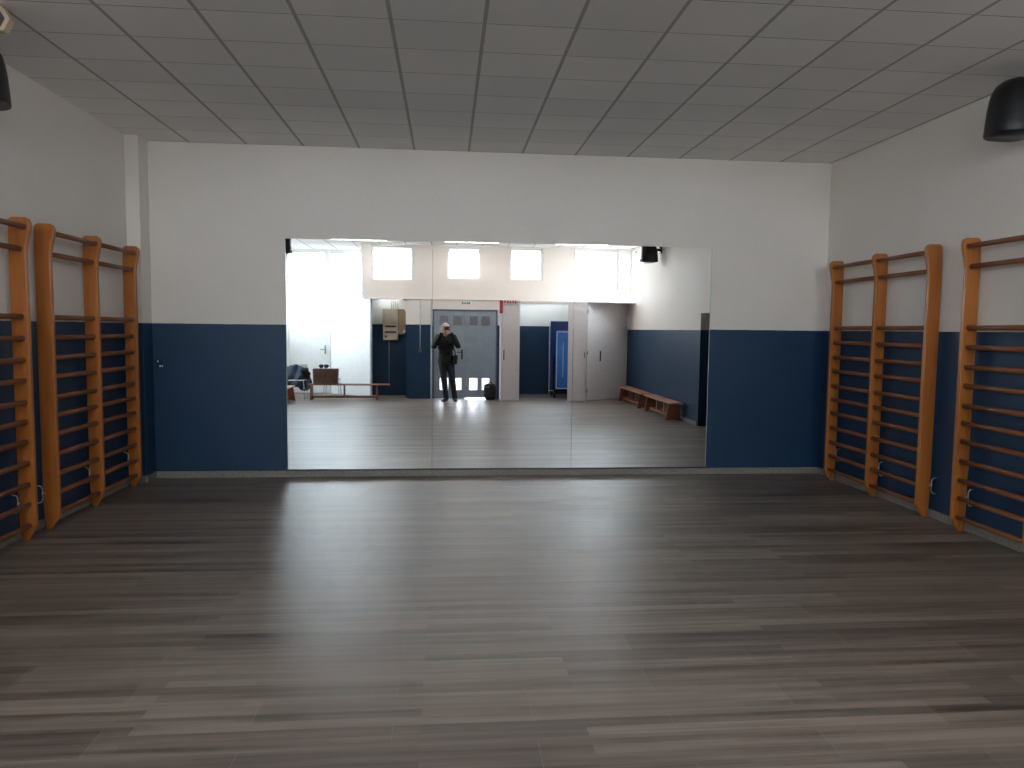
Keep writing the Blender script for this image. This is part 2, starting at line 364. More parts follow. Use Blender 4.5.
# ------------------------------------------------------------------ wall bars
RZ = [.124, .289, .445, .611, .779, .933, 1.083, 1.252, 1.409, 1.574, 1.738, 2.249, 2.415]
def post_outline():
    # u = distance from the wall, v = height; slanted foot, swelling head that leans forward
    p = [(.045, 0), (.085, 0), (.15, .115), (.15, .30), (.152, 1.9), (.15, 2.15), (.152, 2.24), (.163, 2.31), (.178, 2.37)]
    p += [(.186, 2.42), (.186, 2.445), (.176, 2.47), (.155, 2.485), (.06, 2.487), (.045, 2.478), (.034, 2.46), (.028, 2.3), (.028, .2), (.034, .09)]
    return p
def wall_bars(name, label, side, ys, wallx):
    """side +1: on the wall at larger x. ys: near face of each post"""
    t = thing(name, label, 'wall bars', (wallx, 0, 0), 0, 'wooden wall bars along the side walls')
    T = .04
    f = lambda u, v, w: (-side * u, w, v)
    for y in ys:
        bm = BM(); add_prism(bm, post_outline(), f, y, y + T)
        obj('post', bm, M['post'], t, .006, seg=3)
    ys = sorted(ys)
    for a, b_ in zip(ys, ys[1:]):
        for k, z in enumerate(RZ):
            u = .105 if k < 11 else (.11 if k == 11 else .145)
            bm = BM(); add_rod(bm, (-side * u, a + .012, z), (-side * u, b_ + T - .012, z), .019, seg=16)
            for v in bm.verts: v.co.z = z + (v.co.z - z) * 1.12
            o = obj('rung', bm, M['rung'], t, smooth=False)
            for p in o.data.polygons: p.use_smooth = len(p.vertices) == 4
    for y in ys:
        yy = y - .035
        bm = BM(); pts = [(0, yy, .375), (-side * .035, yy, .365), (-side * .045, yy, .34), (-side * .045, yy, .26), (-side * .035, yy, .235), (0, yy, .225)]
        add_path(bm, pts, .0055, 8); add_rod(bm, (-side * .040, yy, .30), (-side * .040, y + .01, .30), .0055, seg=8)
        obj('wall_bracket', bm, M['steel'], t, smooth=True)
    return t
wall_bars('wall_bars', 'wooden wall bars with three posts, seen whole beside the mirror on the doorway side', 1, [7.815, 7.0, 6.19], XR)
wall_bars('wall_bars', 'wooden wall bars cut off by the photo edge under the rounded speaker', 1, [5.72, 4.93], XR)
wall_bars('wall_bars', 'wooden wall bars with three posts, seen whole beside the boxed corner pier', -1, [7.77, 6.95, 6.17], XL + .02)
wall_bars('wall_bars', 'wooden wall bars of which the photo shows one post and rung ends', -1, [5.83, 5.02, 4.2], XL + .02)

# ------------------------------------------------------------------ speakers
def speaker(x_wall, y, z0, side, label, h=.42, facing=0):
    t = thing('wall_speaker', label, 'speaker', (x_wall, y, z0), 0, 'black speakers high on the side walls')
    cx = -side * .27
    bm = BM(); rings = []
    n = 28
    lv = [(0, .188), (.02, .190), (.10, .185), (.20, .177), (.28, .166), (.33, .154), (.37, .134), (.40, .100), (.415, .05)]
    for z, r in lv:
        ring = []
        for k in range(n):
            a = 2 * PI * k / n; c, s = math.cos(a), math.sin(a)
            e = .62 if s > 0 else 1.0        # squarer towards the mirror wall
            px = math.copysign(abs(c) ** (.55 if s > 0 else .8), c) * r; py = math.copysign(abs(s) ** e, s) * r * .85
            ring.append(bm.verts.new((cx + px, py, z * h / .42 + .02 * (abs(c) ** 2) * (1 if z == 0 else 0))))
        rings.append(ring)
    for a, b_ in zip(rings, rings[1:]):
        for k in range(n): bm.faces.new((a[k], a[(k + 1) % n], b_[(k + 1) % n], b_[k]))
    bm.faces.new(rings[0][::-1]); bm.faces.new(rings[-1])
    obj('cabinet', bm, M['black'], t, smooth=True)
    bm = BM(); add_prism(bm, [(-.125, .03), (.125, .03), (.105, .33), (-.105, .33)], lambda u, v, w: (cx + u, w, v), .125, .152)
    obj('grille', bm, M['grille'], t, .006)
    bm = BM(); add_rod(bm, (cx + side * .12, 0, .27), (-side * .03, 0, .27), .028); add_box(bm, -side * .035, 0, -.05, .05, .19, .35)
    obj('bracket', bm, M['blackmetal'], t, .004)
    return t
speaker(XR, 5.13, 3.15, 1, 'rounded black speaker high on the wall above the cut-off wall bars, under the ceiling')
speaker(XR, 1.5, 3.10, 1, 'small black speaker in the mirror, on a wall arm above the row of wooden benches', .40)
speaker(XL, 5.13, 3.11, -1, 'black speaker edge at the photo border, near the hexagonal ceiling fitting')
speaker(XL, 2.42, 3.05, -1, 'black speaker sliver at the top corner of the mirror, over the coats', .40)
# hexagonal beige fitting on the ceiling near the left speaker
t = thing('ceiling_fitting', 'small beige hexagonal fitting with dark centre at the photo corner', 'ceiling fitting', (-2.77, 4.9, 3.555))
bm = BM()
for k in range(6):
    a0, a1 = PI / 3 * k, PI / 3 * (k + 1)
    q = [(.085, a0), (.085, a1), (.055, a1), (.055, a0)]
    add_prism(bm, [(r * math.cos(a), r * math.sin(a)) for r, a in q], lambda u, v, w: (u, w, v), -.03, .03)
bmesh.ops.remove_doubles(bm, verts=bm.verts, dist=.0005); obj('ring', bm, M['beige'], t, .004)
bm = BM(); add_rod(bm, (0, -.01, 0), (0, .03, 0), .055, seg=24); obj('centre', bm, M['slotgrey'], t)
bm = BM(); add_rod(bm, (0, .0, .06), (0, .0, .094), .02, seg=12); obj('stem', bm, M['beige'], t)

# ------------------------------------------------------------------ benches
def bench(label, L, loc, rz, group, mats=('bench_top', 'bench'), over=.2, over2=None, h=.345, w=.26, mids=2):
    t = thing('gym_bench', label, 'bench', loc, rz, group); ov2 = over if over2 is None else over2
    bm = BM(); add_box(bm, -w / 2, w / 2, -L / 2, L / 2, h - .03, h); obj('seat_plank', bm, M[mats[0]], t, .006)
    for s in (-1, 1):
        y = s * (L / 2 - (over if s > 0 else ov2))
        bm = BM(); add_prism(bm, [(-.10, h - .031), (.10, h - .031), (.15, 0), (.08, 0), (.06, .02), (-.06, .02), (-.08, 0), (-.15, 0)], lambda u, v, q: (u, q, v), y - .018, y + .018)
        obj('leg', bm, M[mats[1]], t, .004)
    bm = BM(); add_box(bm, -.045, .045, -L / 2 + ov2 + .02, L / 2 - over - .02, .045, .095); obj('beam', bm, M[mats[1]], t, .004)
    for k in range(mids):
        y = -L / 2 + ov2 + (L - over - ov2) * (k + 1) / (mids + 1)
        bm = BM(); add_box(bm, -.045, .045, y - .016, y + .016, .096, h - .031); obj('spacer', bm, M[mats[0]], t, .003)
    return t
G = 'low wooden benches reflected in the mirror'
bench('low red-brown bench in the mirror, the one next to the pale closed cupboard door', 2.10, (4.27, .28, 0), 0, G)
bench('low red-brown bench in the mirror, the one nearer the dark doorway', 1.86, (4.28, 2.43, 0), 0, G)
bench('low wooden bench end beside the draped coats, at the edge of the mirror', 1.72, (-3.585, .41, 0), 0, G, over=.06)
bench('long thin wooden bench in the mirror, standing in front of the white cupboard leaf', 1.86, (-2.25, -.66, 0), PI / 2, G, ('bench_x', 'bench_x'), over=.06, over2=.30, h=.37, w=.22, mids=1)

# woven box on the long bench, with dark bundles on it
t = thing('woven_box', 'brown woven box on the long thin bench', 'box', (-2.795, -.66, .3705))
bm = BM(); vs = add_box(bm, -.285, .285, -.10, .10, 0, .345)
for v in vs:
    if v.co.z < .1: v.co.x *= .96; v.co.y *= .9
obj('body', bm, M['wicker'], t, .015)
bm = BM()
for z in (.0, .11, .22, .335): add_box(bm, -.287, .287, -.103, .103, z, z + .012)
obj('woven_bands', bm, M['wicker'], t, .004)
bm = BM(); add_box(bm, -.27, .27, -.09, .09, .345, .352); obj('lid', bm, M['wicker'], t, .003)
for x, s in ((-2.90, 1), (-2.79, 1.1)):
    bm = BM(); add_ball(bm, (0, 0, 0), (.052 * s, .06, .045), 20, 14)
    for v in bm.verts: v.co += v.co.normalized() * .008 * math.sin(v.co.x * 130 + v.co.z * 90)
    o = obj('dark_cap', bm, M['coat'], smooth=True); o.location = (x, -.66, .723 + .055)
    tag(o, 'rounded dark cap on the woven box, ' + ('the one nearer the mirror edge' if x < -2.85 else 'the one nearer the metal doors'), 'cap', 'dark caps on the woven box')
# light stool behind the bench
def stool(name, label, x, y, back):
    t = thing(name, label, 'chair', (x, y, 0))
    bm = BM(); add_box(bm, -.19, .19, -.19, .19, .43, .455); obj('seat', bm, M['chairseat'], t, .012)
    for sx in (-1, 1):
        for sy in (-1, 1):
            bm = BM(); add_rod(bm, (sx * .19, sy * .18, 0), (sx * .155, sy * .15, .43), .010, seg=10); obj('leg', bm, M['chairmetal'], t, smooth=True)
    if back:
        for sx in (-1, 1):
            bm = BM(); add_rod(bm, (sx * .16, -.17, .44), (sx * .165, -.22, .80), .010, seg=10); obj('back_post', bm, M['chairmetal'], t, smooth=True)
        bm = BM(); add_box(bm, -.18, .18, -.225, -.20, .62, .80); obj('backrest', bm, M['chairseat'], t, .01)
    return t
stool('stool', 'pale stool with thin metal legs behind the long thin bench', -2.72, -1.12, False)
stool('chair', 'pale metal chair under the dark coats, beside the mirror edge', -3.47, -.86, True)
# coats draped over the chair
bm = BM(); nx, ny = 26, 22; g = []
for j in range(ny):
    row = []
    for i in range(nx):
        u, v = i / (nx - 1), j / (ny - 1)
        x = -.33 + .62 * u
        s = v * 1.05                       # length along the cloth from the back over the seat
        if s < .34: y, z = -.24, .50 + s * .95
        elif s < .40: y, z = -.24 + (s - .34) * 1.4, .823
        elif s < .62: y, z = -.156 + (s - .40) * .8, .82 - (s - .40) * 1.0
        else: y, z = .02 + (s - .62) * .55, .60 - (s - .62) * .55
        fall = max(0, u - .62) ** 1.3 * 1.25      # the sleeve side hangs lower
        z -= fall; y += .04 * math.sin(u * 17 + v * 5) + .02 * math.sin(v * 23)
        z += .022 * math.sin(u * 11 + v * 9) + .012 * math.sin(u * 31)
        row.append(bm.verts.new((x, y, max(z, .28))))
    g.append(row)
for j in range(ny - 1):
    for i in range(nx - 1): bm.faces.new((g[j][i], g[j][i + 1], g[j + 1][i + 1], g[j + 1][i]))
o = obj('draped_coat', bm, M['coat'], smooth=True); o.location = (-3.50, -.86, -.07)
k = o.modifiers.new('thick', 'SOLIDIFY'); k.thickness = .03; k.offset = 1; k = o.modifiers.new('soft', 'SUBSURF'); k.levels = 1; k.render_levels = 1
tag(o, 'dark navy coat draped over the pale metal chair', 'coat')
bm = BM()
add_ball(bm, (0, 0, 0), (.10, .09, .11), 20, 14); add_ball(bm, (-.03, .02, .1), (.10, .08, .08), 20, 14)
for v in bm.verts: v.co += v.co.normalized() * .012 * math.sin(v.co.x * 60 + v.co.z * 70)
o = obj('black_bag', bm, M['jacket'], smooth=True); o.location = (-3.27, -.80, .565)
tag(o, 'black bag bunched at the end of the draped coat', 'bag')

# ------------------------------------------------------------------ metal double door
d = struct(obj('door_1', (lambda b_: (add_box(b_, -.335, -.30, YB - .08, YB + .012, 0, 2.14), add_box(b_, 1.18, 1.215, YB - .08, YB + .012, 0, 2.14), add_box(b_, -.30, 1.18, YB - .08, YB + .012, 2.105, 2.14), b_)[-1])(BM()), M['doorframe']), 'blue-grey metal double door with vents and light under it')
for k, (a, b_) in enumerate(((-.297, .430), (.436, 1.177))):
    low = [(-.16, .04), (.17, .355)] if k == 0 else [(.545, .74), (.85, 1.03)]
    up = [(-.17, .03), (.15, .36)] if k == 0 else [(.545, .74), (.83, 1.035)]
    bm = BM(); holed(bm, 'x', YB - .05, YB - .01, a, b_, .04, 2.10, [(l, r, .21, .50) for l, r in low])
    add_box(bm, a + .03, (.42 if k == 0 else .437), YB - .05, YB - .01, .003, .04)
    if k: add_box(bm, .98, 1.12, YB - .05, YB - .01, .003, .04)
    leaf = obj('door_leaf', bm, M['doorgrey'], d)
    for l, r in low:
        bm = BM(); add_box(bm, l - .012, r + .012, YB - .012, YB - .006, .20, .212); add_box(bm, l - .012, r + .012, YB - .012, YB - .006, .498, .51)
        for q in range(3): add_box(bm, l, r, YB - .04, YB - .03, .27 + q * .08, .274 + q * .08)
        obj('floor_vent', bm, M['doorgrey'], leaf)
    for l, r in up:
        bm = BM()
        add_box(bm, l, r, YB - .0105, YB - .006, 1.765, 1.99)
        for q in range(9): add_box(bm, l + .005, r - .005, YB - .012, YB + .002, 1.775 + q * .023, 1.787 + q * .023)
        obj('top_vent', bm, M['ventmetal'], leaf)
bm = BM(); add_box(bm, .345, .385, YB - .01, YB + .004, .95, 1.18); add_rod(bm, (.365, YB, 1.12), (.365, YB + .05, 1.12), .010); add_rod(bm, (.365, YB + .05, 1.12), (.245, YB + .05, 1.12), .011)
obj('door_handle', bm, M['black'], d, .003)
box('meeting_strip', (.415, .45, YB - .012, YB + .002, .04, 2.10), M['doorgrey'], d, .003)
box('door_stop', (-.30, 1.18, YB - .075, YB - .05, 2.05, 2.105), M['doorframe'], d); box('door_stop', (-.30, -.27, YB - .075, YB - .05, 0, 2.105), M['doorframe'], d); box('door_stop', (1.15, 1.18, YB - .075, YB - .05, 0, 2.105), M['doorframe'], d)
bm = BM(); add_box(bm, -.385, -.345, YB, YB + .02, 0, 2.38); struct(obj('trim_3', bm, M['framelight']))
bm = BM(); add_box(bm, .75, .98, YB - .3, YB - .06, 0, .01)

# green exit sign over the door: a running-figure bar and letters, unreadable small marks in the photo
def text_obj(name, body, size, mat, parent, loc, rot=(PI / 2, 0, 0), ext=.002):
    cu = bpy.data.curves.new(name, 'FONT'); cu.body = body; cu.size = size; cu.extrude = ext; cu.align_x = 'CENTER'; cu.align_y = 'CENTER'
    tmp = bpy.data.objects.new(name, cu); C.objects.link(tmp)
    bpy.context.view_layer.update()
    me = bpy.data.meshes.new_from_object(tmp.evaluated_get(bpy.context.evaluated_depsgraph_get()))
    bpy.data.objects.remove(tmp)
    me.materials.clear(); me.materials.append(mat)
    o = bpy.data.objects.new(name, me); C.objects.link(o); o.parent = parent; o.location = loc; o.rotation_euler = rot
    return o
t = thing('exit_sign', 'small white sign with green marks above the metal double door', 'sign', (.455, YB, 2.295))
box('plate', (-.135, .135, 0, .012, -.048, .048), M['signwhite'], t, .004)
bm = BM()
for x0, x1, z0, z1 in ((-.10, -.07, -.026, .026), (-.06, -.045, -.026, .026), (-.035, .0, -.026, .018), (.012, .045, -.02, .026), (.055, .098, -.026, .026)):
    add_box(bm, x0, x1, .0121, .014, z0, z1)
obj('green_marks', bm, M['signgreen'], t)
t = thing('extinguisher_sign', 'red strip sign with a row of red marks, beside the metal doors', 'sign', (1.245, -.39, 2.30))
t.location = (1.262, -.40, 2.29)
box('strip', (-.04, .035, 0, .012, -.24, .06), M['red'], t, .003)
for k in range(5):
    x = .085 + k * .062
    box('red_mark', (x - .018, x + .014 + .006 * (k % 2), 0, .012, -.002 + .01 * (k % 3 == 0), .058), M['red'], t)
box('white_plate', (-.045, .36, -.004, -.0001, -.02, .068), M['signwhite'], t)

# ------------------------------------------------------------------ pale cupboard with open middle, table tennis table inside
t = thing('storage_cupboard', 'tall pale cupboard with open middle beside the metal doors', 'cupboard', (0, 0, 0))
CH = 2.325; CF = -.42
lf = box('door_leaf', (1.262, 1.70, CF - .03, CF, .01, CH - .045), M['white'], t, .004)
bm = BM(); add_box(bm, 1.32, 1.345, CF, CF + .02, .97, 1.20); obj('handle', bm, M['slotgrey'], lf, .004)
lf = box('door_leaf', (2.85, 3.285, CF - .03, CF, .01, CH), M['white'], t, .004)
bm = BM(); add_box(bm, 3.235, 3.25, CF, CF + .015, 1.02, 1.16); obj('handle', bm, M['slotgrey'], lf, .003)
box('top_rail', (1.70, 2.85, CF - .05, CF - .01, 2.275, CH), M['white'], t, .003)
box('top_board', (1.262, 4.45, YB + .002, CF - .05, CH, CH + .03), M['white'], t, .003)
box('side_panel', (1.262, 1.29, YB + .002, CF - .032, 0, CH), M['white'], t, .003)
box('side_panel', (3.255, 3.285, YB + .002, CF - .032, 0, CH), M['white'], t, .003)
# angled closed leaf towards the side wall
a = Vector((3.315, -.50, 0)); b_ = Vector((4.445, -1.12, 0)); L = (b_ - a).length; ang = math.atan2(b_.y - a.y, b_.x - a.x)
T = Matrix.Translation(a) @ Matrix.Rotation(ang, 4, 'Z')
bm = BM(); add_box(bm, 0, L, -.035, 0, .012, CH, T); lf = obj('wide_door_leaf', bm, M['white'], t, .004)
bm = BM(); add_box(bm, .40, .43, 0, .022, .94, 1.19, T); obj('handle', bm, M['slotgrey'], lf, .004)
for z in (.2, 1.1, 2.08):
    bm = BM(); add_rod(bm, T @ Vector((.015, .008, z)), T @ Vector((.015, .008, z + .09)), .010); obj('hinge', bm, M['ventmetal'], lf)
for z in (1.74, 2.08):
    bm = BM(); add_rod(bm, T @ Vector((L - .05, .004, z)), T @ Vector((L - .05, .004, z + .04)), .008); obj('hinge', bm, M['ventmetal'], lf)

t = thing('table_tennis_table', 'folded blue table tennis table on wheels inside the open cupboard', 'table', (3.30, -1.45, 0))
for k, (y0, m_, h0, x0) in enumerate(((-.20, 'tt_shaded', 1.90, -.70), (.06, 'tt_blue', 1.66, -.60))):
    bm = BM(); add_box(bm, x0, .75, y0, y0 + .03, .20, h0); tp = obj('table_half', bm, M[m_], t, .006)
    bm = BM()
    for q in ((x0 + .015, x0 + .035, .22, h0 - .02), (.715, .735, .22, h0 - .02), (x0 + .015, .735, .22, .24), (x0 + .015, .735, h0 - .04, h0 - .02)) + (((x0 + .18, x0 + .19, .5, h0 - .3),) if k else ()):
        add_box(bm, q[0], q[1], y0 + .0305, y0 + .032, q[2], q[3])
    if k: obj('white_lines', bm, M['tt_line'], tp)
    else: bm.free()
bm = BM()
for x in (-.62, .62): add_rod(bm, (x, -.28, .12), (x, .22, .12), .018); add_rod(bm, (x, -.08, .12), (x, -.08, 1.0), .015)
add_rod(bm, (-.62, -.08, .16), (.62, -.08, .16), .018); obj('undercarriage', bm, M['blackmetal'], t)
for x in (-.64, .64):
    for y in (-.26, .20):
        bm = BM(); add_rod(bm, (x - .02, y, .065), (x + .02, y, .065), .065, seg=24); obj('wheel', bm, M['tyre'], t, .006)
bm = BM(); add_rod(bm, (-.74, -.05, .1), (-.74, -.05, 1.86), .012); add_rod(bm, (-.74, -.05, .16), (-.62, -.05, .16), .012); obj('side_rail', bm, M['steel'], t)

# ------------------------------------------------------------------ white cupboard leaf and door at the other end
t = thing('white_cupboard', 'tall white cupboard leaf standing open behind the long thin bench', 'cupboard', (-1.835, -1.30, 0))
a = Vector((0, 0, 0)); b_ = Vector((-1.05, -.80, 0)); L = (b_ - a).length
T = Matrix.Rotation(math.atan2(b_.y, b_.x), 4, 'Z')
bm = BM(); add_box(bm, 0, L, -.02, .02, .015, ANX - .01, T); obj('leaf', bm, M['whitebright'], t, .005)
bm = BM(); add_box(bm, -.035, .0, -.03, .03, 0, ANX, T); obj('stile', bm, M['framelight'], t, .003)
d = struct(obj('door_2', (lambda q: (add_box(q, -4.05, -3.99, -2.4, -2.36, 0, 2.30), add_box(q, -3.02, -2.96, -2.4, -2.36, 0, 2.30), add_box(q, -3.99, -3.02, -2.4, -2.36, 2.24, 2.30), q)[-1])(BM()), M['whitebright']), 'bright white door beside the white cupboard leaf')
lf = box('door_leaf', (-3.985, -3.025, -2.395, -2.37, .01, 2.235), M['whitebright'], d, .004)
bm = BM(); add_box(bm, -3.10, -3.065, -2.37, -2.355, 1.0, 1.22); add_rod(bm, (-3.08, -2.36, 1.12), (-3.08, -2.31, 1.12), .009); add_rod(bm, (-3.08, -2.31, 1.12), (-3.20, -2.31, 1.12), .010); obj('door_handle', bm, M['ventmetal'], lf, .003)

# ------------------------------------------------------------------ electrical boxes in the niche
NY = -1.85
t = thing('fuse_box', 'beige electrical enclosure with dark switch slots in the niche', 'electrical box', (-1.39, NY, 1.38))
box('enclosure', (-.185, .185, 0, .12, 0, .77), M['box_beige'], t, .012)
box('cover', (-.15, .15, .12, .132, .42, .74), M['box_beige'], t, .006)
for z, w in ((.34, .13), (.20, .14), (.09, .04)):
    box('switch_row', (-w if w > .05 else -.14, w if w > .05 else -.08, .121, .135, z - .022, z + .022), M['slotgrey'], t, .003)
t = thing('meter_box', 'rounded tan meter cover beside the beige enclosure', 'electrical box', (-1.10, NY + .004, 1.53))
bm = BM(); pr = []
for k in range(17):
    a = -PI / 2 + PI * k / 16; pr.append((.10 * math.copysign(abs(math.cos(a)) ** .6, 1), .31 + .31 * math.copysign(abs(math.sin(a)) ** .7, math.sin(a))))
pr += [(-.10, .62), (-.10, 0)]
add_prism(bm, pr, lambda u, v, w: (u, w, v), 0, .10); obj('cover', bm, M['meter'], t, .012)
box('tag', (.02, .08, .10, .106, -.02 + .06, .10), M['signwhite'], t, .002)
t = thing('cable_conduit', 'row of thin cable conduits above the beige enclosure', 'conduit', (-1.30, NY, 2.151))
for k in range(4):
    bm = BM(); add_rod(bm, (-.06 + k * .05, .03, 0), (-.06 + k * .05, .03, .229), .009, seg=8); obj('pipe', bm, M['box_beige'], t, smooth=True)
o = box('junction_box', (-1.42, -1.14, NY, NY + .08, 2.295, 2.375), M['signwhite'], None, .006); o.location.y = .04 * 0
bpy.data.objects.remove(o)
bm = BM(); add_rod(bm, (-1.43, NY + .02, .22), (-1.43, NY + .02, 1.38), .014, seg=10); tag(obj('conduit_pipe', bm, M['ventmetal'], smooth=True), 'grey conduit running down from the beige enclosure', 'conduit')
t = thing('pier_switch', 'small dark switch on the blue pier beside the doors', 'switch', (-.60, YB, 1.17))
box('body', (-.07, .01, 0, .035, -.06, .06), M['slotgrey'], t, .006); box('body_pair', (.03, .09, 0, .03, -.035, .045), M['navy'], t, .006)
bm = BM(); add_rod(bm, (-.03, .012, .06), (-.03, .012, ANX - 1.17 - .03), .010, seg=8); obj('conduit', bm, M['framelight'], t, smooth=True)

# ------------------------------------------------------------------ backpack by the door
t = thing('backpack', 'black backpack on the floor in front of the metal doors', 'bag', (1.035, -.72, 0))
bm = BM(); add_ball(bm, (0, 0, .19), (.145, .10, .205), 36, 26)
for v in bm.verts:
    v.co.x = math.copysign(abs(v.co.x / .145) ** .55 * .145, v.co.x); v.co.z = max(0, .19 + math.copysign(abs((v.co.z - .19) / .205) ** .6 * .2, v.co.z - .19))
    v.co += Vector((math.sin(v.co.z * 40), math.cos(v.co.x * 50), 0)) * .006
obj('body', bm, M['jacket'], t, smooth=True)
bm = BM(); add_ball(bm, (0, .085, .13), (.095, .045, .10), 20, 14); obj('front_pocket', bm, M['jacket'], t, smooth=True)
bm = BM(); add_path(bm, [(-.04, 0, .385), (-.03, 0, .42), (.03, 0, .42), (.04, 0, .385)], .009); obj('carry_loop', bm, M['black'], t, smooth=True)
bm = BM(); add_path(bm, [(-.08, -.07, .34), (-.13, .0, .36), (-.14, .03, .25), (-.13, .0, .10)], .013); obj('strap', bm, M['jacket'], t, smooth=True)
bm = BM()
for x in (-.095, -.055, -.015): add_box(bm, x, x + .02, .083, .09, .30, .318)
obj('white_print', bm, M['signwhite'], t)

# ------------------------------------------------------------------ the person with the camera
def capsule(bm, p0, p1, r0, r1, fl=1.0):
    """tapered limb piece; fl squeezes it front to back"""
    p0, p1 = Vector(p0), Vector(p1)
    n = max(2, int((p1 - p0).length / (min(r0, r1) * .55)) + 1)
    add_rod(bm, p0, p1, r0, r1, 18)
    add_ball(bm, p0, (r0, r0, r0), 18, 12); add_ball(bm, p1, (r1, r1, r1), 18, 12)
def remesh(name, bm, mat, parent, voxel, smooth=4):
    me = bpy.data.meshes.new(name + '_raw'); bm.to_mesh(me); bm.free()
    o = bpy.data.objects.new(name, me); C.objects.link(o)
    k = o.modifiers.new('r', 'REMESH'); k.mode = 'VOXEL'; k.voxel_size = voxel; k.use_smooth_shade = True
    k = o.modifiers.new('s', 'SMOOTH'); k.factor = .5; k.iterations = smooth
    bpy.context.view_layer.update()
    m2 = bpy.data.meshes.new_from_object(o.evaluated_get(bpy.context.evaluated_depsgraph_get()))
    bpy.data.objects.remove(o)
    m2.materials.clear(); m2.materials.append(mat)
    for p in m2.polygons: p.use_smooth = True
    r = bpy.data.objects.new(name, m2); C.objects.link(r); r.parent = parent
    return r
per = thing('person', 'person in black jacket and dark jeans photographing the mirror', 'person', (0, -.36, 0))
J = dict(hipL=(-.105, .01, .93), hipR=(.075, .0, .93), kneeL=(-.055, .045, .50), kneeR=(.135, .04, .50), ankL=(-.01, .0, .09), ankR=(.195, -.01, .09),
         pelvis=(-.015, 0, .98), waist=(-.02, 0, 1.12), chest=(-.02, -.01, 1.35), neck=(-.025, .0, 1.53), head=(-.03, .10, 1.725),
         shL=(-.195, -.01, 1.475), shR=(.155, -.01, 1.475), elL=(-.285, .13, 1.275), elR=(.255, .13, 1.29), wrL=(-.105, .285, 1.585), wrR=(.095, .285, 1.585))
J = {k: Vector(v) for k, v in J.items()}
hd = Vector((-.030, .155, 1.70))
def limb(bm, a, b_, r0, r1): capsule(bm, J[a] if isinstance(a, str) else a, J[b_] if isinstance(b_, str) else b_, r0, r1)
def torso(bm, g):
    for c, r in (((-.015, 0, .96), (.165, .115, .12)), ((-.02, .005, 1.10), (.150, .105, .13)), ((-.02, .0, 1.24), (.160, .112, .14)), ((-.02, -.005, 1.37), (.180, .115, .13)), ((-.022, -.01, 1.46), (.155, .085, .07))):
        add_ball(bm, c, tuple(q + g for q in r), 24, 16)
bm = BM(); torso(bm, 0)
limb(bm, Vector((-.022, -.005, 1.46)), hd + Vector((-.005, -.045, -.09)), .060, .054)
add_ball(bm, hd, (.076, .095, .105), 32, 24); add_ball(bm, hd + Vector((0, .018, -.055)), (.056, .068, .062), 24, 16)     # cranium, jaw
add_ball(bm, hd + Vector((0, .030, -.100)), (.026, .026, .022)); # chin
capsule(bm, hd + Vector((0, .090, .008)), hd + Vector((0, .106, -.030)), .009, .014)   # nose
add_ball(bm, hd + Vector((0, .076, .028)), (.045, .018, .012))                         # brow
add_ball(bm, hd + Vector((0, .083, -.062)), (.026, .012, .012))
for s in (-1, 1):
    add_ball(bm, hd + Vector((s * .078, -.005, -.012)), (.010, .020, .032))
    add_ball(bm, hd + Vector((s * .040, .062, -.020)), (.024, .022, .022))
for s in 'LR':
    limb(bm, 'sh' + s, 'el' + s, .055, .043); limb(bm, 'el' + s, 'wr' + s, .043, .027)
    limb(bm, 'hip' + s, 'knee' + s, .088, .058); limb(bm, 'knee' + s, 'ank' + s, .056, .038)
    add_ball(bm, J['ank' + s] + Vector((-.03 if s == 'L' else .005, .04, -.050)), (.028, .07, .022))
# hands closed round the ends of the phone
ph = Vector((.0, .330, 1.690))          # phone centre (person space)
for s, w in ((-1, 'wrL'), (1, 'wrR')):
    W = J[w]; palm = ph + Vector((s * .088, -.022, -.035))
    capsule(bm, W, palm, .026, .026); add_ball(bm, palm, (.022, .030, .040), 18, 14); add_ball(bm, palm + Vector((0, .004, .018)), (.019, .028, .026), 18, 14)
    for k, (dz, ln) in enumerate(((.036, .95), (.014, 1.05), (-.010, 1.0), (-.032, .8))):
        b0 = ph + Vector((s * .098, -.004, dz - .008)); b1 = ph + Vector((s * .097, .017, dz)); 
        b2 = ph + Vector((s * (.097 - .028 * ln), .0195, dz + .003)); b3 = ph + Vector((s * (.097 - .047 * ln), .018, dz + .002))
        if k == 0: b1 = ph + Vector((s * .094, .012, .046)); b2 = ph + Vector((s * .070, .010, .049)); b3 = ph + Vector((s * .048, .006, .047))
        capsule(bm, b0, b1, .0095, .0088); capsule(bm, b1, b2, .0088, .0080); capsule(bm, b2, b3, .0080, .0070)
    t0 = palm + Vector((-s * .008, -.018, .004)); t1 = ph + Vector((s * .066, -.024, -.022)); t2 = ph + Vector((s * .044, -.016, -.010))
    capsule(bm, t0, t1, .0125, .0105); capsule(bm, t1, t2, .0105, .0085)
body = remesh('body', bm, M['skin'], per, .0048, 3)
for s in (-1, 1):
    bm = BM(); add_ball(bm, hd + Vector((s * .031, .083, .008)), (.011, .008, .007)); obj('eye', bm, M['eye'], body, smooth=True)
bm = BM(); add_ball(bm, hd + Vector((0, .094, -.058)), (.020, .006, .006)); obj('lips', bm, M['lips'], body, smooth=True)
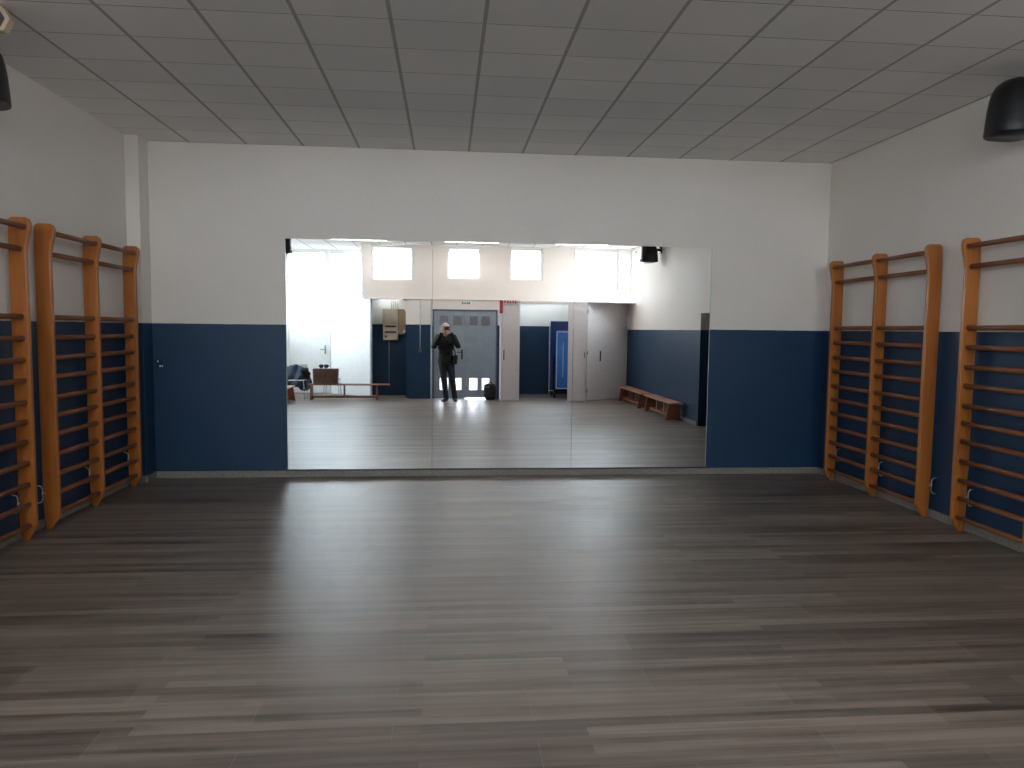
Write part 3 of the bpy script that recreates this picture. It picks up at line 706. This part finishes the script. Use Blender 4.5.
# jacket
bm = BM(); torso(bm, .022)
add_ball(bm, (-.017, 0, .95), (.185, .138, .075), 24, 14)
for s in 'LR':
    limb(bm, 'sh' + s, 'el' + s, .080, .064); e = J['el' + s]; w = J['wr' + s]
    limb(bm, e, e.lerp(w, .93), .062, .043)
    sg = -1 if s == 'L' else 1
    add_ball(bm, e + Vector((sg * .01, -.01, -.015)), (.062, .062, .05)); add_ball(bm, J['sh' + s].lerp(e, .5) + Vector((0, -.01, -.03)), (.07, .065, .06))
for k in range(14):
    a = 2 * PI * k / 14; capsule(bm, (-.024 + .066 * math.cos(a), .022 + .062 * math.sin(a), 1.51), (-.024 + .070 * math.cos(a), .036 + .066 * math.sin(a), 1.555), .016, .012)
for k in range(7):   # folds
    z = 1.03 + k * .05; q = .06 * math.sin(k * 2.1); capsule(bm, (-.10 + q, .088, z), (.03 + q, .104, z + .03 * math.sin(k * 1.7)), .024, .026)
for s in (-1, 1):
    capsule(bm, (-.02 + s * .04, -.02, 1.50), (-.02 + s * .165, -.015, 1.475), .062, .074)
    add_ball(bm, (-.02 + s * .155, -.01, 1.455), (.085, .085, .08), 20, 14); add_ball(bm, (-.02 + s * .13, .01, 1.38), (.085, .10, .12), 20, 14)
add_ball(bm, (-.017, 0, .90), (.186, .136, .06), 24, 14); add_ball(bm, (-.017, 0, 1.02), (.180, .132, .10), 24, 14)
jk = remesh('jacket', bm, M['jacket'], per, .008, 3)
bm = BM(); add_box(bm, -.024, -.016, .134, .139, .92, 1.42); obj('zip', bm, M['blackmetal'], jk)
# trousers
bm = BM()
add_ball(bm, (-.015, 0, .935), (.172, .125, .11), 24, 16)
for s in 'LR':
    limb(bm, 'hip' + s, 'knee' + s, .102, .073); limb(bm, 'knee' + s, J['ank' + s] + Vector((0, 0, -.03)), .072, .060)
    for z in (.10, .50): 
        p = J['knee' + s].lerp(J['ank' + s], max(0, (.5 - z) / .41)); add_ball(bm, (p.x, p.y + .01, z), (.074 if z > .3 else .066, .074 if z > .3 else .067, .03))
remesh('trousers', bm, M['jeans'], per, .008, 3)
# shoes
for s in 'LR':
    A = J['ank' + s]; dx = -.45 if s == 'L' else .12
    bm = BM()
    for k in range(9):
        f = k / 8; q = Vector((A.x + dx * (f * .22 - .03), A.y - .06 + f * .235, 0)); w = .036 + .014 * math.sin(PI * min(1, f * 1.15)); hgt = .085 - .05 * f
        add_ball(bm, (q.x, q.y, hgt * .5 + .012), (w, w * 1.1, hgt * .55 + .004), 16, 10)
    for v in bm.verts: v.co.z = max(v.co.z, .012)
    sh = remesh('shoe', bm, M['shoe'], per, .006, 2)
    bm = BM()
    pr2 = []
    for k in range(20):
        a_ = 2 * PI * k / 20; f = .5 + .5 * math.sin(a_); pr2.append((A.x + dx * (f * .22 - .03) + .047 * math.cos(a_), A.y - .095 + f * .305))
    add_prism(bm, pr2, lambda u, v, w: (u, v, w), 0, .018); obj('sole', bm, M['tyre'], sh, .004)
# hair
bm = BM(); add_ball(bm, hd + Vector((0, -.012, .012)), (.083, .097, .103), 36, 26)
for v in list(bm.verts):
    d_ = v.co - hd
    if d_.y > .052 - max(0, .0) and d_.z < .062 or d_.z < -.075 or (d_.z < -.02 and d_.y > .015): bm.verts.remove(v)
for v in bm.verts: v.co += (v.co - hd).normalized() * .004 * math.sin(v.co.x * 210 + v.co.y * 150 + v.co.z * 90)
hr = obj('hair', bm, M['hair'], per, smooth=True); k = hr.modifiers.new('thick', 'SOLIDIFY'); k.thickness = .010
# hip bag with strap
bg = thing('shoulder_bag', 'small black shoulder bag hanging at the hip of the person', 'bag', (.19, -.35, .84))
bm = BM(); vs = add_box(bm, -.035, .055, -.11, .11, .02, .23); obj('pouch', bm, M['jacket'], bg, .025, seg=4)
bm = BM(); add_box(bm, .050, .062, -.105, .105, .11, .235); obj('flap', bm, M['jacket'], bg, .005)
bm = BM(); add_path(bm, [(.02, .0, .23), (.0, .06, .33), (-.03, .13, .44), (-.11, .145, .54), (-.20, .13, .62), (-.30, .085, .70), (-.355, .01, .712), (-.345, -.07, .69), (-.25, -.135, .58), (-.12, -.15, .46), (-.02, -.12, .34), (.02, -.04, .23)], .010, 8)
obj('strap', bm, M['blackmetal'], bg, smooth=True)
# phone
phn = thing('phone', 'black phone held up in front of the face', 'phone', (ph.x, ph.y - .36, ph.z))
box('case', (-.092, .092, -.008, .002, -.042, .042), M['black'], phn, .004)
box('screen', (-.085, .085, -.0092, -.0082, -.037, .037), M['navy'], phn)
bm = BM(); add_rod(bm, (.0, .002, 0), (.0, .006, 0), .010, seg=24); obj('lens', bm, M['slotgrey'], phn)

# ------------------------------------------------------------------ unseen tube lamps added to brighten the door end of the hall
M['tube'], nt, b = new_mat('added_lamp_tube'); b.inputs['Emission Color'].default_value = (1, .93, .88, 1); b.inputs['Emission Strength'].default_value = 20
for i, (x, lab) in enumerate(((-1.9, 'added twin tube fill lamp at the end with the white cupboard leaf'), (.55, 'added twin tube fill lamp in the middle, ahead of the metal doors'), (3.0, 'added twin tube fill lamp at the end with the wooden benches'))):
    t = thing('added_ceiling_lamp', lab, 'added fill lamp', (x, .40, ZC), 0, 'added tube lamps on the ceiling')
    bm = BM(); add_prism(bm, [(-.10, 0), (.10, 0), (.06, -.05), (-.06, -.05)], lambda u, v, w_: (w_, u, v), -.63, .63); obj('housing', bm, M['white'], t, .004)
    for y in (-.055, .055):
        bm = BM(); add_rod(bm, (-.59, y, -.062), (.59, y, -.062), .014, seg=12); obj('tube', bm, M['tube'], t, smooth=True)
    for q in (-1, 1):
        bm = BM(); add_box(bm, q * .59, q * .62, -.085, .085, -.085, -.03); obj('tube_holder', bm, M['white'], t)
# ------------------------------------------------------------------ daylight
w = bpy.data.worlds.new('sky'); bpy.context.scene.world = w; w.use_nodes = True
bgn = w.node_tree.nodes['Background']; bgn.inputs[0].default_value = (.83, .92, 1.03, 1); bgn.inputs[1].default_value = 7.0

# ------------------------------------------------------------------ camera
yaw, pitch, roll, fpx = .0905, .0756, .0112, 724.0
fw = Vector((math.sin(yaw) * math.cos(pitch), math.cos(yaw) * math.cos(pitch), -math.sin(pitch)))
r0 = Vector((math.cos(yaw), -math.sin(yaw), 0)); u0 = r0.cross(fw)
rt = r0 * math.cos(roll) + u0 * math.sin(roll); up = -r0 * math.sin(roll) + u0 * math.cos(roll)
cd = bpy.data.cameras.new('camera'); cam = bpy.data.objects.new('camera', cd); C.objects.link(cam)
cd.sensor_width = 36; cd.lens = fpx / 1024 * 36; cd.clip_start = .005
R3 = Matrix((rt, up, -fw)).transposed()
cam.matrix_world = Matrix.Translation((0, 0, 1.685)) @ R3.to_4x4()
sc = bpy.context.scene; sc.camera = cam
sc.view_settings.view_transform = 'Standard'; sc.view_settings.look = 'None'; sc.view_settings.gamma = 1; sc.view_settings.use_curve_mapping = False
sc.view_settings.exposure = 1.74
sc.cycles.max_bounces = 14; sc.cycles.diffuse_bounces = 8; sc.cycles.glossy_bounces = 8; sc.cycles.transparent_max_bounces = 16
sc.cycles.sample_clamp_indirect = 8
sc.cycles.use_denoising = True
